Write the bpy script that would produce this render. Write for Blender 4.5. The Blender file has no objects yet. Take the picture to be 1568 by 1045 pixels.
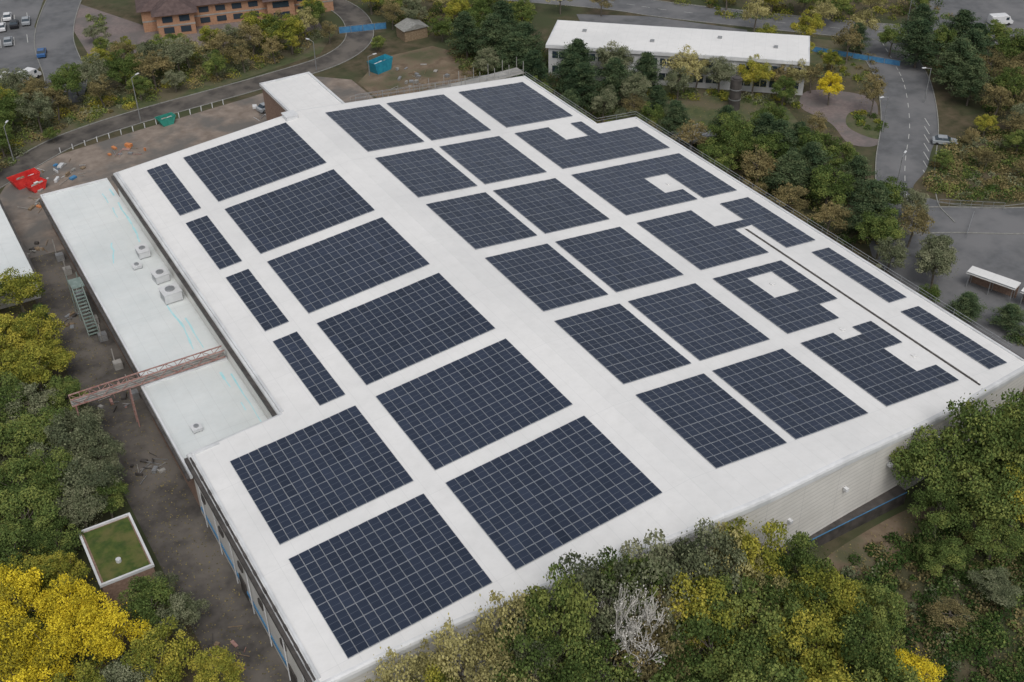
import bpy, bmesh, math, random
import numpy as np
from mathutils import Matrix, Vector
random.seed(5)
SC=bpy.context.scene
COL=SC.collection
# ------------------------------------------------------------------ materials
def new_mat(name):
    m=bpy.data.materials.new(name); m.use_nodes=True
    nt=m.node_tree; b=nt.nodes['Principled BSDF']
    return m,nt,b
def N(nt,t,**k):
    n=nt.nodes.new(t)
    for a,v in k.items(): setattr(n,a,v)
    return n
def noise(nt,co,scale,detail=5,rough=.6):
    n=N(nt,'ShaderNodeTexNoise'); n.inputs['Scale'].default_value=scale
    n.inputs['Detail'].default_value=detail; n.inputs['Roughness'].default_value=rough
    nt.links.new(co,n.inputs['Vector']); return n.outputs['Fac']
def ramp(nt,fac,stops):
    r=N(nt,'ShaderNodeValToRGB'); nt.links.new(fac,r.inputs[0])
    e=r.color_ramp.elements
    while len(e)<len(stops): e.new(.5)
    for i,(p,c) in enumerate(stops):
        e[i].position=p; e[i].color=(*c,1)
    return r.outputs[0]
def mixc(nt,fac,a,b,mode='MIX'):
    m=N(nt,'ShaderNodeMix',data_type='RGBA',blend_type=mode)
    if isinstance(fac,(int,float)): m.inputs[0].default_value=fac
    else: nt.links.new(fac,m.inputs[0])
    for i,v in((6,a),(7,b)):
        if isinstance(v,tuple): m.inputs[i].default_value=(*v,1)
        else: nt.links.new(v,m.inputs[i])
    return m.outputs[2]
def surf(name,c1,c2,scale=1.,rough=.8,c3=None,s2=None,bump=0.,metal=0.,spec=.3):
    m,nt,b=new_mat(name)
    tc=N(nt,'ShaderNodeTexCoord'); o=tc.outputs['Object']
    f=noise(nt,o,scale)
    c=ramp(nt,f,[(.35,c1),(.65,c2)])
    if c3:
        f2=noise(nt,o,s2 or scale*.13,4)
        f2r=ramp(nt,f2,[(.45,(0,0,0)),(.6,(1,1,1))])
        c=mixc(nt,f2r,c,c3)
    nt.links.new(c,b.inputs['Base Color']); b.inputs['Roughness'].default_value=rough
    b.inputs['Metallic'].default_value=metal; b.inputs['Specular IOR Level'].default_value=spec
    if bump:
        bp=N(nt,'ShaderNodeBump'); bp.inputs['Strength'].default_value=bump; bp.inputs['Distance'].default_value=.1
        nt.links.new(noise(nt,o,scale*3),bp.inputs['Height']); nt.links.new(bp.outputs[0],b.inputs['Normal'])
    return m
M={}
M['ground']=surf('ground_litter',(.045,.046,.022),(.115,.09,.058),.35,.95,(.055,.066,.03),.05,.6)
M['lawn']=surf('lawn_grass',(.06,.08,.035),(.10,.11,.05),.8,.95,(.125,.11,.07),.12,.4)
M['sedum']=surf('sedum_roof',(.035,.065,.015),(.085,.11,.025),.9,.95,(.12,.115,.04),.3,.5)
M['asphalt']=surf('asphalt',(.10,.103,.108),(.145,.148,.155),.4,.85,(.17,.17,.175),.08)
M['asphalt_dark']=surf('asphalt_dark',(.055,.05,.047),(.105,.095,.085),.5,.7,(.14,.125,.11),.15)
M['yard']=surf('yard_gravel',(.18,.145,.12),(.27,.225,.19),.5,.9,(.14,.13,.12),.12,.3)
M['earth']=surf('bare_earth',(.13,.095,.065),(.22,.17,.12),.6,.95,(.09,.09,.05),.15,.4)
M['paver']=surf('brick_paving',(.165,.135,.13),(.22,.18,.17),1.5,.85,(.145,.13,.125),.2)
M['kerb']=surf('kerb_concrete',(.2,.2,.19),(.29,.29,.27),2,.85)
M['paint']=surf('road_paint',(.4,.4,.39),(.52,.52,.5),3,.7)
M['white_metal']=surf('white_coated_metal',(.6,.61,.62),(.68,.69,.7),.6,.45,(.53,.54,.55),.2)
M['grey_metal']=surf('galvanised_steel',(.3,.31,.32),(.42,.43,.44),4,.45,metal=.6)
M['dark']=surf('dark_gutter',(.045,.042,.04),(.09,.08,.075),1,.6)
M['rust']=surf('red_oxide_steel',(.27,.13,.11),(.40,.27,.24),2,.7)
M['red']=surf('red_paint',(.55,.03,.03),(.7,.06,.05),1.5,.45)
M['blue']=surf('blue_paint',(.05,.17,.34),(.08,.24,.42),1.5,.5)
M['cyan']=surf('cyan_tape',(.34,.65,.7),(.5,.73,.76),.7,.6)
M['green']=surf('green_paint',(.03,.22,.17),(.05,.3,.24),1.5,.5)
M['greygreen']=surf('weathered_green_steel',(.14,.19,.17),(.22,.27,.25),1.5,.6)
M['teal']=surf('teal_paint',(.02,.2,.3),(.03,.28,.38),1.5,.5)
M['brick']=surf('orange_brick',(.33,.18,.11),(.42,.25,.16),3,.85)
M['brick2']=surf('weathered_brick',(.2,.13,.1),(.3,.21,.16),3,.85)
M['tile']=surf('brown_roof_tile',(.075,.052,.05),(.12,.085,.08),1.2,.85)
M['render_white']=surf('white_render',(.5,.51,.52),(.6,.6,.6),.4,.7)
M['concrete']=surf('concrete',(.24,.235,.22),(.36,.35,.33),.6,.85)
M['wood']=surf('timber',(.17,.125,.08),(.28,.21,.14),3,.8)
M['orange']=surf('orange_plastic',(.5,.18,.07),(.6,.25,.1),3,.5)
M['bark']=surf('bark',(.09,.075,.06),(.17,.15,.125),4,.95)
M['tyre']=surf('tyre',(.015,.015,.015),(.03,.03,.03),5,.8)
M['carwhite']=surf('white_car_paint',(.62,.63,.64),(.7,.7,.71),1,.25,spec=.6)
M['carsilver']=surf('silver_car_paint',(.28,.3,.32),(.33,.35,.37),1,.25,spec=.6)
M['carblue']=surf('blue_car_paint',(.03,.1,.25),(.04,.12,.3),1,.25,spec=.6)
M['carblack']=surf('black_car_paint',(.015,.015,.018),(.02,.02,.025),1,.25,spec=.6)
m,nt,b=new_mat('window_glass'); b.inputs['Base Color'].default_value=(.03,.045,.06,1); b.inputs['Roughness'].default_value=.12; M['glass']=m
def membrane(name,base,dirt,seam):
    m,nt,b=new_mat(name)
    tc=N(nt,'ShaderNodeTexCoord'); o=tc.outputs['Object']
    f=noise(nt,o,.06,6,.65); c=ramp(nt,f,[(.3,dirt),(.6,base)])
    f2=noise(nt,o,.7,7,.7); c=mixc(nt,ramp(nt,f2,[(.3,(.2,.2,.2)),(.55,(0,0,0))]),c,(.5,.5,.48))
    mp=N(nt,'ShaderNodeMapping'); mp.inputs['Scale'].default_value=(.05,.9,.3); nt.links.new(o,mp.inputs[0])
    f3=noise(nt,mp.outputs[0],1.,4); c=mixc(nt,ramp(nt,f3,[(.5,(0,0,0)),(.75,(.25,.25,.25))]),c,dirt)
    sx=N(nt,'ShaderNodeSeparateXYZ'); nt.links.new(o,sx.inputs[0])
    def lines(out,sp,w):
        a=N(nt,'ShaderNodeMath',operation='PINGPONG'); nt.links.new(out,a.inputs[0]); a.inputs[1].default_value=sp/2
        l=N(nt,'ShaderNodeMath',operation='LESS_THAN'); nt.links.new(a.outputs[0],l.inputs[0]); l.inputs[1].default_value=w
        q=N(nt,'ShaderNodeMath',operation='MULTIPLY'); nt.links.new(l.outputs[0],q.inputs[0]); q.inputs[1].default_value=seam
        return q.outputs[0]
    c=mixc(nt,lines(sx.outputs['X'],2.1,.025),c,(.45,.46,.46))
    c=mixc(nt,lines(sx.outputs['Y'],14.,.03),c,(.45,.46,.46))
    nt.links.new(c,b.inputs['Base Color']); b.inputs['Roughness'].default_value=.6; b.inputs['Specular IOR Level'].default_value=.25
    return m
M['membrane']=membrane('white_roof_membrane',(.745,.74,.73),(.65,.65,.645),.3)
M['membrane2']=membrane('annex_roof_membrane',(.69,.715,.71),(.54,.58,.58),.35)
def clad(name,c1,c2,sp,vert=6.):
    m,nt,b=new_mat(name)
    tc=N(nt,'ShaderNodeTexCoord'); o=tc.outputs['Object']
    sx=N(nt,'ShaderNodeSeparateXYZ'); nt.links.new(o,sx.inputs[0])
    a=N(nt,'ShaderNodeMath',operation='PINGPONG'); nt.links.new(sx.outputs['Z'],a.inputs[0]); a.inputs[1].default_value=sp/2
    l=N(nt,'ShaderNodeMath',operation='LESS_THAN'); nt.links.new(a.outputs[0],l.inputs[0]); l.inputs[1].default_value=sp*.12
    c=ramp(nt,noise(nt,o,.25),[(.35,c1),(.65,c2)])
    q=N(nt,'ShaderNodeMath',operation='MULTIPLY'); nt.links.new(l.outputs[0],q.inputs[0]); q.inputs[1].default_value=.3
    c=mixc(nt,q.outputs[0],c,(.33,.33,.32))
    ad=N(nt,'ShaderNodeMath',operation='ADD'); nt.links.new(sx.outputs['X'],ad.inputs[0]); nt.links.new(sx.outputs['Y'],ad.inputs[1])
    a2=N(nt,'ShaderNodeMath',operation='PINGPONG'); nt.links.new(ad.outputs[0],a2.inputs[0]); a2.inputs[1].default_value=vert/2
    l2=N(nt,'ShaderNodeMath',operation='LESS_THAN'); nt.links.new(a2.outputs[0],l2.inputs[0]); l2.inputs[1].default_value=.05
    q2=N(nt,'ShaderNodeMath',operation='MULTIPLY'); nt.links.new(l2.outputs[0],q2.inputs[0]); q2.inputs[1].default_value=.35
    c=mixc(nt,q2.outputs[0],c,(.38,.38,.37))
    nt.links.new(c,b.inputs['Base Color']); b.inputs['Roughness'].default_value=.5
    bp=N(nt,'ShaderNodeBump'); bp.inputs['Strength'].default_value=.4; bp.inputs['Distance'].default_value=.08
    nt.links.new(a.outputs[0],bp.inputs['Height']); nt.links.new(bp.outputs[0],b.inputs['Normal'])
    return m
M['clad']=clad('ribbed_wall_cladding',(.62,.605,.57),(.72,.7,.66),.6)
def solar():
    m,nt,b=new_mat('solar_glass')
    uv=N(nt,'ShaderNodeUVMap'); sx=N(nt,'ShaderNodeSeparateXYZ'); nt.links.new(uv.outputs[0],sx.inputs[0])
    at=N(nt,'ShaderNodeAttribute',attribute_name='tint')
    c=ramp(nt,at.outputs['Fac'],[(0,(.010,.017,.034)),(1,(.026,.037,.066))])
    def lines(out,n,w):
        mu=N(nt,'ShaderNodeMath',operation='MULTIPLY'); nt.links.new(out,mu.inputs[0]); mu.inputs[1].default_value=n
        a=N(nt,'ShaderNodeMath',operation='PINGPONG'); nt.links.new(mu.outputs[0],a.inputs[0]); a.inputs[1].default_value=.5
        l=N(nt,'ShaderNodeMath',operation='LESS_THAN'); nt.links.new(a.outputs[0],l.inputs[0]); l.inputs[1].default_value=w
        return l.outputs[0]
    g=lines(sx.outputs['X'],6,.03); h=lines(sx.outputs['Y'],10,.03); hc=lines(sx.outputs['Y'],2,.024)
    mx=N(nt,'ShaderNodeMath',operation='MAXIMUM'); nt.links.new(g,mx.inputs[0]); nt.links.new(h,mx.inputs[1])
    q=N(nt,'ShaderNodeMath',operation='MULTIPLY'); nt.links.new(mx.outputs[0],q.inputs[0]); q.inputs[1].default_value=.3
    c=mixc(nt,q.outputs[0],c,(.12,.14,.18))
    c=mixc(nt,hc,c,(.12,.135,.17))
    nt.links.new(c,b.inputs['Base Color']); b.inputs['Roughness'].default_value=.12; b.inputs['Specular IOR Level'].default_value=.55
    return m
M['solar']=solar()
M['frame']=surf('aluminium_frame',(.22,.24,.27),(.3,.32,.35),5,.4)
def leafmat(name,stops):
    m=bpy.data.materials.new(name); m.use_nodes=True; nt=m.node_tree; nt.nodes.remove(nt.nodes['Principled BSDF'])
    b=N(nt,'ShaderNodeBsdfDiffuse')
    at=N(nt,'ShaderNodeAttribute',attribute_name='tint'); oi=N(nt,'ShaderNodeObjectInfo')
    ma=N(nt,'ShaderNodeMath',operation='MULTIPLY_ADD'); nt.links.new(oi.outputs['Random'],ma.inputs[0]); ma.inputs[1].default_value=.4
    sb=N(nt,'ShaderNodeMath',operation='SUBTRACT'); nt.links.new(at.outputs['Fac'],sb.inputs[0]); sb.inputs[1].default_value=.2
    nt.links.new(sb.outputs[0],ma.inputs[2])
    c=ramp(nt,ma.outputs[0],stops)
    nt.links.new(c,b.inputs['Color']); nt.links.new(b.outputs[0],nt.nodes['Material Output'].inputs[0])
    return m
L={}
L['g']=leafmat('leaves_green',[(0,(.042,.066,.02)),(.5,(.105,.15,.045)),(1,(.22,.25,.07))])
L['gg']=leafmat('leaves_grey_green',[(0,(.07,.085,.05)),(.5,(.15,.17,.095)),(1,(.26,.265,.165))])
L['yg']=leafmat('leaves_yellow_green',[(0,(.085,.11,.025)),(.5,(.235,.245,.045)),(1,(.42,.37,.065))])
L['Y']=leafmat('leaves_yellow',[(0,(.22,.2,.03)),(.4,(.54,.44,.035)),(1,(.78,.62,.05))])
L['t']=leafmat('leaves_tan',[(0,(.16,.15,.07)),(.5,(.33,.30,.125)),(1,(.5,.45,.2))])
L['b']=leafmat('leaves_olive_brown',[(0,(.09,.08,.04)),(.5,(.185,.16,.075)),(1,(.31,.25,.115))])
L['p']=leafmat('pine_needles',[(0,(.028,.05,.028)),(.5,(.066,.10,.05)),(1,(.14,.175,.085))])
L['w']=leafmat('pale_twigs',[(0,(.42,.4,.37)),(1,(.72,.7,.65))])
L['i']=leafmat('ivy_leaves',[(0,(.025,.052,.016)),(.6,(.065,.105,.03)),(1,(.16,.145,.065))])
# ------------------------------------------------------------------ mesh helpers
def obj(name,mesh,mats,parent=None):
    o=bpy.data.objects.new(name,mesh); COL.objects.link(o)
    for m in mats: mesh.materials.append(m)
    if parent: o.parent=parent
    return o
def empty(name,loc=(0,0,0),rz=0.):
    e=bpy.data.objects.new(name,None); e.location=loc; e.rotation_euler=(0,0,rz); e.empty_display_size=.5; COL.objects.link(e); return e
def pydata(name,v,f,mats,parent=None,mi=None):
    me=bpy.data.meshes.new(name); me.from_pydata(v,[],f); me.update()
    o=obj(name,me,mats,parent)
    if mi: me.polygons.foreach_set('material_index',mi)
    return o
class MB:
    def __init__(s): s.v=[];s.f=[];s.m=[]
    def box(s,x0,x1,y0,y1,z0,z1,mi=0):
        n=len(s.v); s.v+=[(x0,y0,z0),(x1,y0,z0),(x1,y1,z0),(x0,y1,z0),(x0,y0,z1),(x1,y0,z1),(x1,y1,z1),(x0,y1,z1)]
        s.f+=[(n+3,n+2,n+1,n),(n+4,n+5,n+6,n+7),(n,n+1,n+5,n+4),(n+1,n+2,n+6,n+5),(n+2,n+3,n+7,n+6),(n+3,n,n+4,n+7)]; s.m+=[mi]*6
    def beam(s,a,b,w,mi=0,sides=4):
        a=Vector(a);b=Vector(b);d=(b-a)
        if d.length<1e-6:return
        d.normalize(); u=d.cross(Vector((0,0,1)))
        if u.length<1e-3:u=Vector((1,0,0))
        u.normalize(); w2=d.cross(u); n=len(s.v)
        for p in(a,b):
            for k in range(sides):
                an=2*math.pi*(k+.5)/sides
                s.v.append(tuple(p+u*math.cos(an)*w+w2*math.sin(an)*w))
        for k in range(sides):
            k2=(k+1)%sides; s.f.append((n+k,n+k2,n+sides+k2,n+sides+k)); s.m.append(mi)
        s.f.append(tuple(n+k for k in range(sides))[::-1]); s.f.append(tuple(n+sides+k for k in range(sides))); s.m+=[mi,mi]
    def prism(s,prof,y0,y1,mi=0):
        n=len(s.v);k=len(prof)
        for y in(y0,y1):
            s.v+=[(p[0],y,p[1]) for p in prof]
        s.f.append(tuple(range(n,n+k))); s.f.append(tuple(range(n+k,n+2*k))[::-1]); s.m+=[mi,mi]
        for i in range(k):
            j=(i+1)%k; s.f.append((n+j,n+i,n+k+i,n+k+j)); s.m.append(mi)
    def poly(s,pts,mi=0):
        n=len(s.v); s.v+=list(pts); s.f.append(tuple(range(n,n+len(pts)))); s.m.append(mi)
    def out(s,name,mats,parent=None,bevel=0):
        o=pydata(name,s.v,s.f,mats,parent,s.m)
        if bevel:
            b=o.modifiers.new('b','BEVEL'); b.width=bevel; b.segments=2; b.limit_method='ANGLE'
        return o
def catmull(pts,n=8):
    P=[Vector((*p,0)) for p in pts]; P=[2*P[0]-P[1]]+P+[2*P[-1]-P[-2]]; out=[]
    for i in range(1,len(P)-2):
        for k in range(n):
            t=k/n; a,b,c,d=P[i-1:i+3]
            out.append(.5*((2*b)+(-a+c)*t+(2*a-5*b+4*c-d)*t*t+(-a+3*b-3*c+d)*t**3))
    out.append(P[-2]); return out
def sheet(name,pts,z,mat,parent=None,smooth=False):
    if smooth:
        q=list(pts)+[pts[0],pts[1],pts[2]]
        c=catmull(q,6); c=c[6:6+6*len(pts)]
        pts=[(p.x,p.y) for p in c]
    bm=bmesh.new(); f=bm.faces.new([bm.verts.new((x,y,z)) for x,y in pts]); bm.normal_update()
    if f.normal.z<0: f.normal_flip()
    bmesh.ops.triangulate(bm,faces=[f]); me=bpy.data.meshes.new(name); bm.to_mesh(me); bm.free()
    return obj(name,me,[mat],parent)
def road(name,pts,w,z=.03,kerb=True,dash=True,mat='asphalt'):
    P=catmull(pts); v=[];f=[]
    side=[]
    for i,p in enumerate(P):
        t=(P[min(i+1,len(P)-1)]-P[max(i-1,0)]).normalized(); nrm=Vector((-t.y,t.x,0))
        ww=w[0]+(w[1]-w[0])*i/(len(P)-1) if isinstance(w,tuple) else w
        side.append((p,nrm,ww/2,t))
        v+=[(p.x+nrm.x*ww/2,p.y+nrm.y*ww/2,z),(p.x-nrm.x*ww/2,p.y-nrm.y*ww/2,z)]
    for i in range(len(P)-1): f.append((2*i+1,2*i+3,2*i+2,2*i))
    r=pydata(name,v,f,[M[mat]])
    if kerb:
        mb=MB()
        for s in(1,-1):
            for i in range(len(side)-1):
                q=[]
                for k in(i,i+1):
                    p,n,h,t=side[k]
                    for off,zz in((h,0),(h,.13),(h+.16,.13),(h+.16,0)):
                        q.append((p.x+s*n.x*off,p.y+s*n.y*off,zz+z-.01))
                n0=len(mb.v); mb.v+=q
                for a in range(3): mb.f.append((n0+a,n0+a+1,n0+5+a,n0+4+a)); mb.m.append(0)
        mb.out('kerbs',[M['kerb']],r)
    if dash:
        mb=MB()
        for i in range(0,len(side)-1,2):
            p,n,h,t=side[i]; q=p+t*2.0; a=.06
            mb.poly([(p.x+n.x*a,p.y+n.y*a,z+.015),(p.x-n.x*a,p.y-n.y*a,z+.015),(q.x-n.x*a,q.y-n.y*a,z+.015),(q.x+n.x*a,q.y+n.y*a,z+.015)])
        mb.out('centre_line',[M['paint']],r)
    return r
# ------------------------------------------------------------------ ground & roads
gm=MB(); gm.poly([(-900,-900,0),(1200,-900,0),(1200,1200,0),(-900,1200,0)]); gm.out('ground',[M['ground']])
sheet('yard',[(-50,104),(-50,122),(-44,133),(-34,138),(-17,140.5),(4,143),(18,146),(24,140),(24,104)],.02,M['yard'])
sheet('service_alley',[(-48.2,-14),(-41,-14),(-41,60),(-41,104.2),(-48.6,104.2),(-49,80),(-49.3,50)],.025,M['asphalt_dark'])
sheet('bare_earth_path',[(24.5,104),(24.5,138),(34,147),(46,147),(50,138),(46,128),(50,104)],.02,M['earth'])
sheet('bare_earth_path',[(13,-8.5),(16,-7),(28,-6.5),(30,-8.5),(24,-10.5),(15,-11)],.02,M['earth'],smooth=True)
road('road',[(-52,130),(-40,138),(-31,143),(-17,146),(8,148.5),(26,152),(36,162),(39,180),(30,205),(20,230)],5.8,.045,True,False,'asphalt_dark')
road('road',[(-29,160),(-25,172),(-22,195),(-14,219),(0,250)],8,.055,True,False)
road('road',[(70,172),(92,149),(103,134),(131,102),(153,84),(190,62)],9.5,.05)
road('road',[(129,100),(122,89),(115,79),(103,66),(90,54.5),(81,45),(78,38)],(11,9),.06,True,True)
road('road',[(76,41),(83,37),(93,30.5),(120,17)],8,.07,True,False)
sheet('car_park',[(-90,172),(-38,170),(-30,178),(-25,186),(-24,205),(-17,225),(-10,250),(-90,250)],.035,M['asphalt'])
sheet('car_park',[(64,36),(79,40),(84,33),(90,26),(74,2),(62,2)],.035,M['asphalt'],smooth=True)
sheet('car_park',[(140,92),(165,76),(190,110),(160,130)],.035,M['asphalt'])
sheet('car_park',[(76,132),(98,106.5),(108,118),(95,136),(82,146)],.034,M['asphalt'])
sheet('brick_forecourt',[(-18,178),(0,174),(30,168),(32,178),(-2,190),(-12,215),(-17,200)],.03,M['paver'])
sheet('brick_forecourt',[(88,66),(92,63),(99,70),(105,77),(103,83),(97,87),(91,82),(91,74)],.035,M['paver'],smooth=True)
sheet('lawn',[(56,112),(58,84),(66,74),(84,72),(89,84),(84,96),(62,116)],.02,M['lawn'])
sheet('lawn',[(98,95),(108,88),(112,80),(126,96),(112,112)],.022,M['lawn'])
sheet('lawn',[(93.5,64.5),(98.5,66.5),(101,72),(97.5,75.5),(92.5,71)],.05,M['lawn'],smooth=True)
sheet('lawn',[(-60,138),(-36,143),(0,151),(24,156),(32,166),(18,168),(-24,170),(-60,170)],.018,M['lawn'])
sheet('lawn',[(-24,152),(-16,152),(-6,168),(-12,176),(-19,176),(-20,170)],.024,M['lawn'])
isl=[(84.5,47),(92,51.5),(104,59),(118,56),(124,40),(110,31),(97,34.5),(88,39)]
mb=MB(); c=catmull(isl+isl[:3],6)[6:6+48]; mb.poly([(p.x,p.y,.17) for p in c])
for i in range(len(c)):
    a,b_=c[i],c[(i+1)%len(c)]; mb.poly([(a.x,a.y,0),(b_.x,b_.y,0),(b_.x,b_.y,.17),(a.x,a.y,.17)],1)
mb.out('planted_island',[M['ground'],M['kerb']])
mb=MB()
for i in range(18):
    x=-75+i*2.8
    mb.poly([(x,196,.06),(x+.14,196,.06),(x+1,201,.06),(x+.86,201,.06)])
    mb.poly([(x+3,210,.06),(x+3.14,210,.06),(x+4,215,.06),(x+3.86,215,.06)])
for i in range(7):
    x=107-i*2.6;y=66.2-i*2.4
    mb.poly([(x,y,.09),(x+.1,y-.1,.09),(x-1.6,y-2.9,.09),(x-1.7,y-2.8,.09)])
mb.out('parking_bay_lines',[M['paint']])
# ------------------------------------------------------------------ warehouse
S=.0927
def rz(x): return 13-S*abs(x)
wh=empty('warehouse')
front=[(-42,-.8),(-30,-1.5),(-18,-3.1),(-8,-4.7),(-1,-5.5),(5,-5.5),(18,-4.5),(33,-3.5),(51.5,-1.1)]
fc=catmull(front,6); F2=[(p.x,p.y) for p in fc]
Lf=[p for p in F2 if p[0]<-.01]+[(0,-5.6)]; Rf=[(0,-5.6)]+[p for p in F2 if p[0]>.01]
mb=MB()
mb.poly([(x,y,rz(x)) for x,y in Lf+[(0,105),(-31,105),(-31,35.5),(-42,35.5)]])
mb.poly([(x,y,rz(x)) for x,y in Rf+[(51.5,81.3),(43.5,81.3),(43.5,105),(0,105)]])
bm=bmesh.new(); me=bpy.data.meshes.new('roof'); me.from_pydata(mb.v,[],mb.f); bm.from_mesh(me); bmesh.ops.triangulate(bm,faces=bm.faces); bmesh.ops.recalc_face_normals(bm,faces=bm.faces); bm.to_mesh(me); bm.free(); obj('roof',me,[M['membrane']],wh)
outl=Lf+Rf[1:]+[(51.5,81.3),(43.5,81.3),(43.5,105),(0,105),(-31,105),(-31,35.5),(-42,35.5)]
n=len(outl)
def outn(i):
    a=Vector(outl[i-1]);b_=Vector(outl[i]);c_=Vector(outl[(i+1)%n])
    d1=(b_-a).normalized();d2=(c_-b_).normalized()
    n1=Vector((d1.y,-d1.x));n2=Vector((d2.y,-d2.x)); s=(n1+n2)
    if s.length<1e-3:return n1
    s.normalize(); return s/max(.5,s.dot(n1))
nr=[outn(i) for i in range(n)]
prof=[(0,0),(.22,-.04),(.4,-.16),(.5,-.4),(.5,-.95),(.3,-.97)]
tv=[];tf=[]
for i,(x,y) in enumerate(outl):
    for o_,dz in prof: tv.append((x+nr[i].x*o_,y+nr[i].y*o_,rz(x)+dz))
K=len(prof)
for i in range(n):
    j=(i+1)%n
    for k in range(K-1): tf.append((i*K+k,i*K+k+1,j*K+k+1,j*K+k))
pydata('eaves_trim',tv,tf,[M['white_metal']],wh)
wv=[];wf=[]
for i,(x,y) in enumerate(outl):
    wv+=[(x+nr[i].x*.3,y+nr[i].y*.3,rz(x)-.9),(x+nr[i].x*.3,y+nr[i].y*.3,0)]
for i in range(n):
    j=(i+1)%n; wf.append((2*i,2*i+1,2*j+1,2*j))
pydata('walls',wv,wf,[M['clad']],wh)
mb=MB()
mb.box(-42.05,-41.75,-.4,35.3,rz(42)-.1,rz(42)+.16)
mb.box(-42.0,-31.3,35.1,35.45,rz(36)-.6,rz(42)+.3)
mb.box(-31.15,-30.8,35.8,104.8,rz(31)-.1,rz(31)+.22)
mb.box(51.2,51.5,-.6,81.,rz(51.5)-.1,rz(51.5)+.2)
mb.box(43.2,43.5,81.6,104.8,rz(43.5)-.1,rz(43.5)+.2)
mb.out('roof_edge_upstand',[M['white_metal']],wh)
mb=MB()
mb.box(-42.9,-42.5,-.5,35.5,rz(42)-.75,rz(42)-.28)
mb.box(-31.95,-31.52,36,104.9,rz(31)-.75,rz(31)-.26)
mb.box(41.95,42.17,-1.8,41,rz(42)+.03,rz(42)+.1)
mb.box(51.99,52.3,0,81,rz(51.5)-.75,rz(51.5)-.3)
mb.box(-42.4,-42.2,-.3,35,rz(42)-.12,rz(42)-.0)
for i in range(13): mb.box(-42.45,-42.2,1+i*2.7,1.7+i*2.7,rz(42)-.1,rz(42)+.1)
mb.out('gutters',[M['dark']],wh)
mb=MB(); mb.box(42.25,42.6,-1.2,41,rz(42.4)-.05,rz(42.4)+.14); mb.box(42.0,43.4,40.9,41.3,rz(42)-.1,rz(42)+.14); mb.out('valley_upstand',[M['membrane']],wh)
mb=MB(); mb.box(12,28,-5.6,-3.95,0,1.9); mb.box(8.0,10.6,-6,-4.4,0,3); mb.out('loading_openings',[M['dark']],wh)
mb=MB(); mb.box(12,28,-5.68,-5.62,1.82,1.94); mb.box(-42.42,-42.32,-.2,35,1.2,1.6); mb.box(-42.45,-42.33,6,8,0,2.6,1);mb.box(-42.45,-42.33,20,22,0,2.6,1)
for k in range(6): mb.box(-42.5,-42.33,2+k*6,3.2+k*6,4.4,5.2,1)
mb.out('blue_band',[M['blue'],M['dark']],wh)
mb=MB()
for x_,y_ in((9.5,-5.75),(18,-5.2),(25,-4.8),(33,-4.4)): mb.box(x_-.2,x_+.2,y_-.2,y_+.3,6.6,7.0)
for k in range(7): mb.beam((-42.5,3+5*k,8.4),(-42.5,3+5*k,0.1),.07,0,8)
mb.out('wall_fittings',[M['white_metal']],wh)
mb=MB(); mb.box(.6,9.6,105.4,125,0,9.75,1); mb.box(.3,9.9,105.35,125.3,9.75,10.0,0); mb.box(.3,.7,105.5,125,10,10.25,2);mb.box(.3,9.9,124.9,125.3,10,10.25,2); mb.box(9.5,9.9,105.5,124.8,10,10.25,2)
mb.out('rear_extension',[M['membrane'],M['brick2'],M['white_metal']],wh)
za=5.6
mb=MB()
mb.box(-41.6,-31.35,55.6,112.2,0,za,1); mb.box(-41.8,-31.32,55.6,112.4,za,za+.12,0)
mb.box(-42.2,-31.35,35.9,55.3,0,za-.15,1); mb.box(-42.4,-31.33,35.85,55.4,za-.15,za,0)
for a in((-42.05,-41.75,55.7,112.4),(-41.7,-31.4,112.1,112.45)): mb.box(*a,za-.1,za+.4,2)
for a in((-42.65,-42.35,35.9,55.4),(-42.3,-31.4,55.05,55.45)): mb.box(*a,za-.3,za+.35,2)
mb.box(-42.5,-42.1,56,112,za-.5,za-.15,3); mb.box(-43.0,-42.68,36,55,za-.6,za-.25,3)
mb.out('annex',[M['membrane2'],M['brick2'],M['white_metal'],M['dark']],wh)
mb=MB()
def zig(pts,w=.13,z=za+.135):
    rr=random.Random(len(pts)*7+int(pts[0][1]))
    q_=[]
    for a,b_ in zip(pts,pts[1:]):
        for k in range(5): t=k/5; q_.append((a[0]+(b_[0]-a[0])*t+rr.gauss(0,.08),a[1]+(b_[1]-a[1])*t))
    q_.append(pts[-1]); pts=q_
    for a,b_ in zip(pts,pts[1:]):
        if rr.random()<.18: continue
        a=Vector((*a,z));b_=Vector((*b_,z)); t=(b_-a).normalized(); q=Vector((-t.y,t.x,0))*w*rr.uniform(.5,1.3)
        mb.poly([tuple(a-q),tuple(b_-q),tuple(b_+q),tuple(a+q)])
zig([(-31.9,109),(-32.1,96),(-32.6,90)]);zig([(-33.3,108),(-33.4,99)],.08)
zig([(-34.3,72),(-34.0,65),(-34.6,58)]);zig([(-33.0,67),(-33.3,57)],.1);zig([(-36.2,92),(-37.6,86)],.1)
zig([(-33.2,53),(-33.0,44)],.13,za+.01);zig([(-32.1,52),(-32.2,40)],.1,za+.01)
mb.out('cyan_tape',[M['cyan']],wh)
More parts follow.
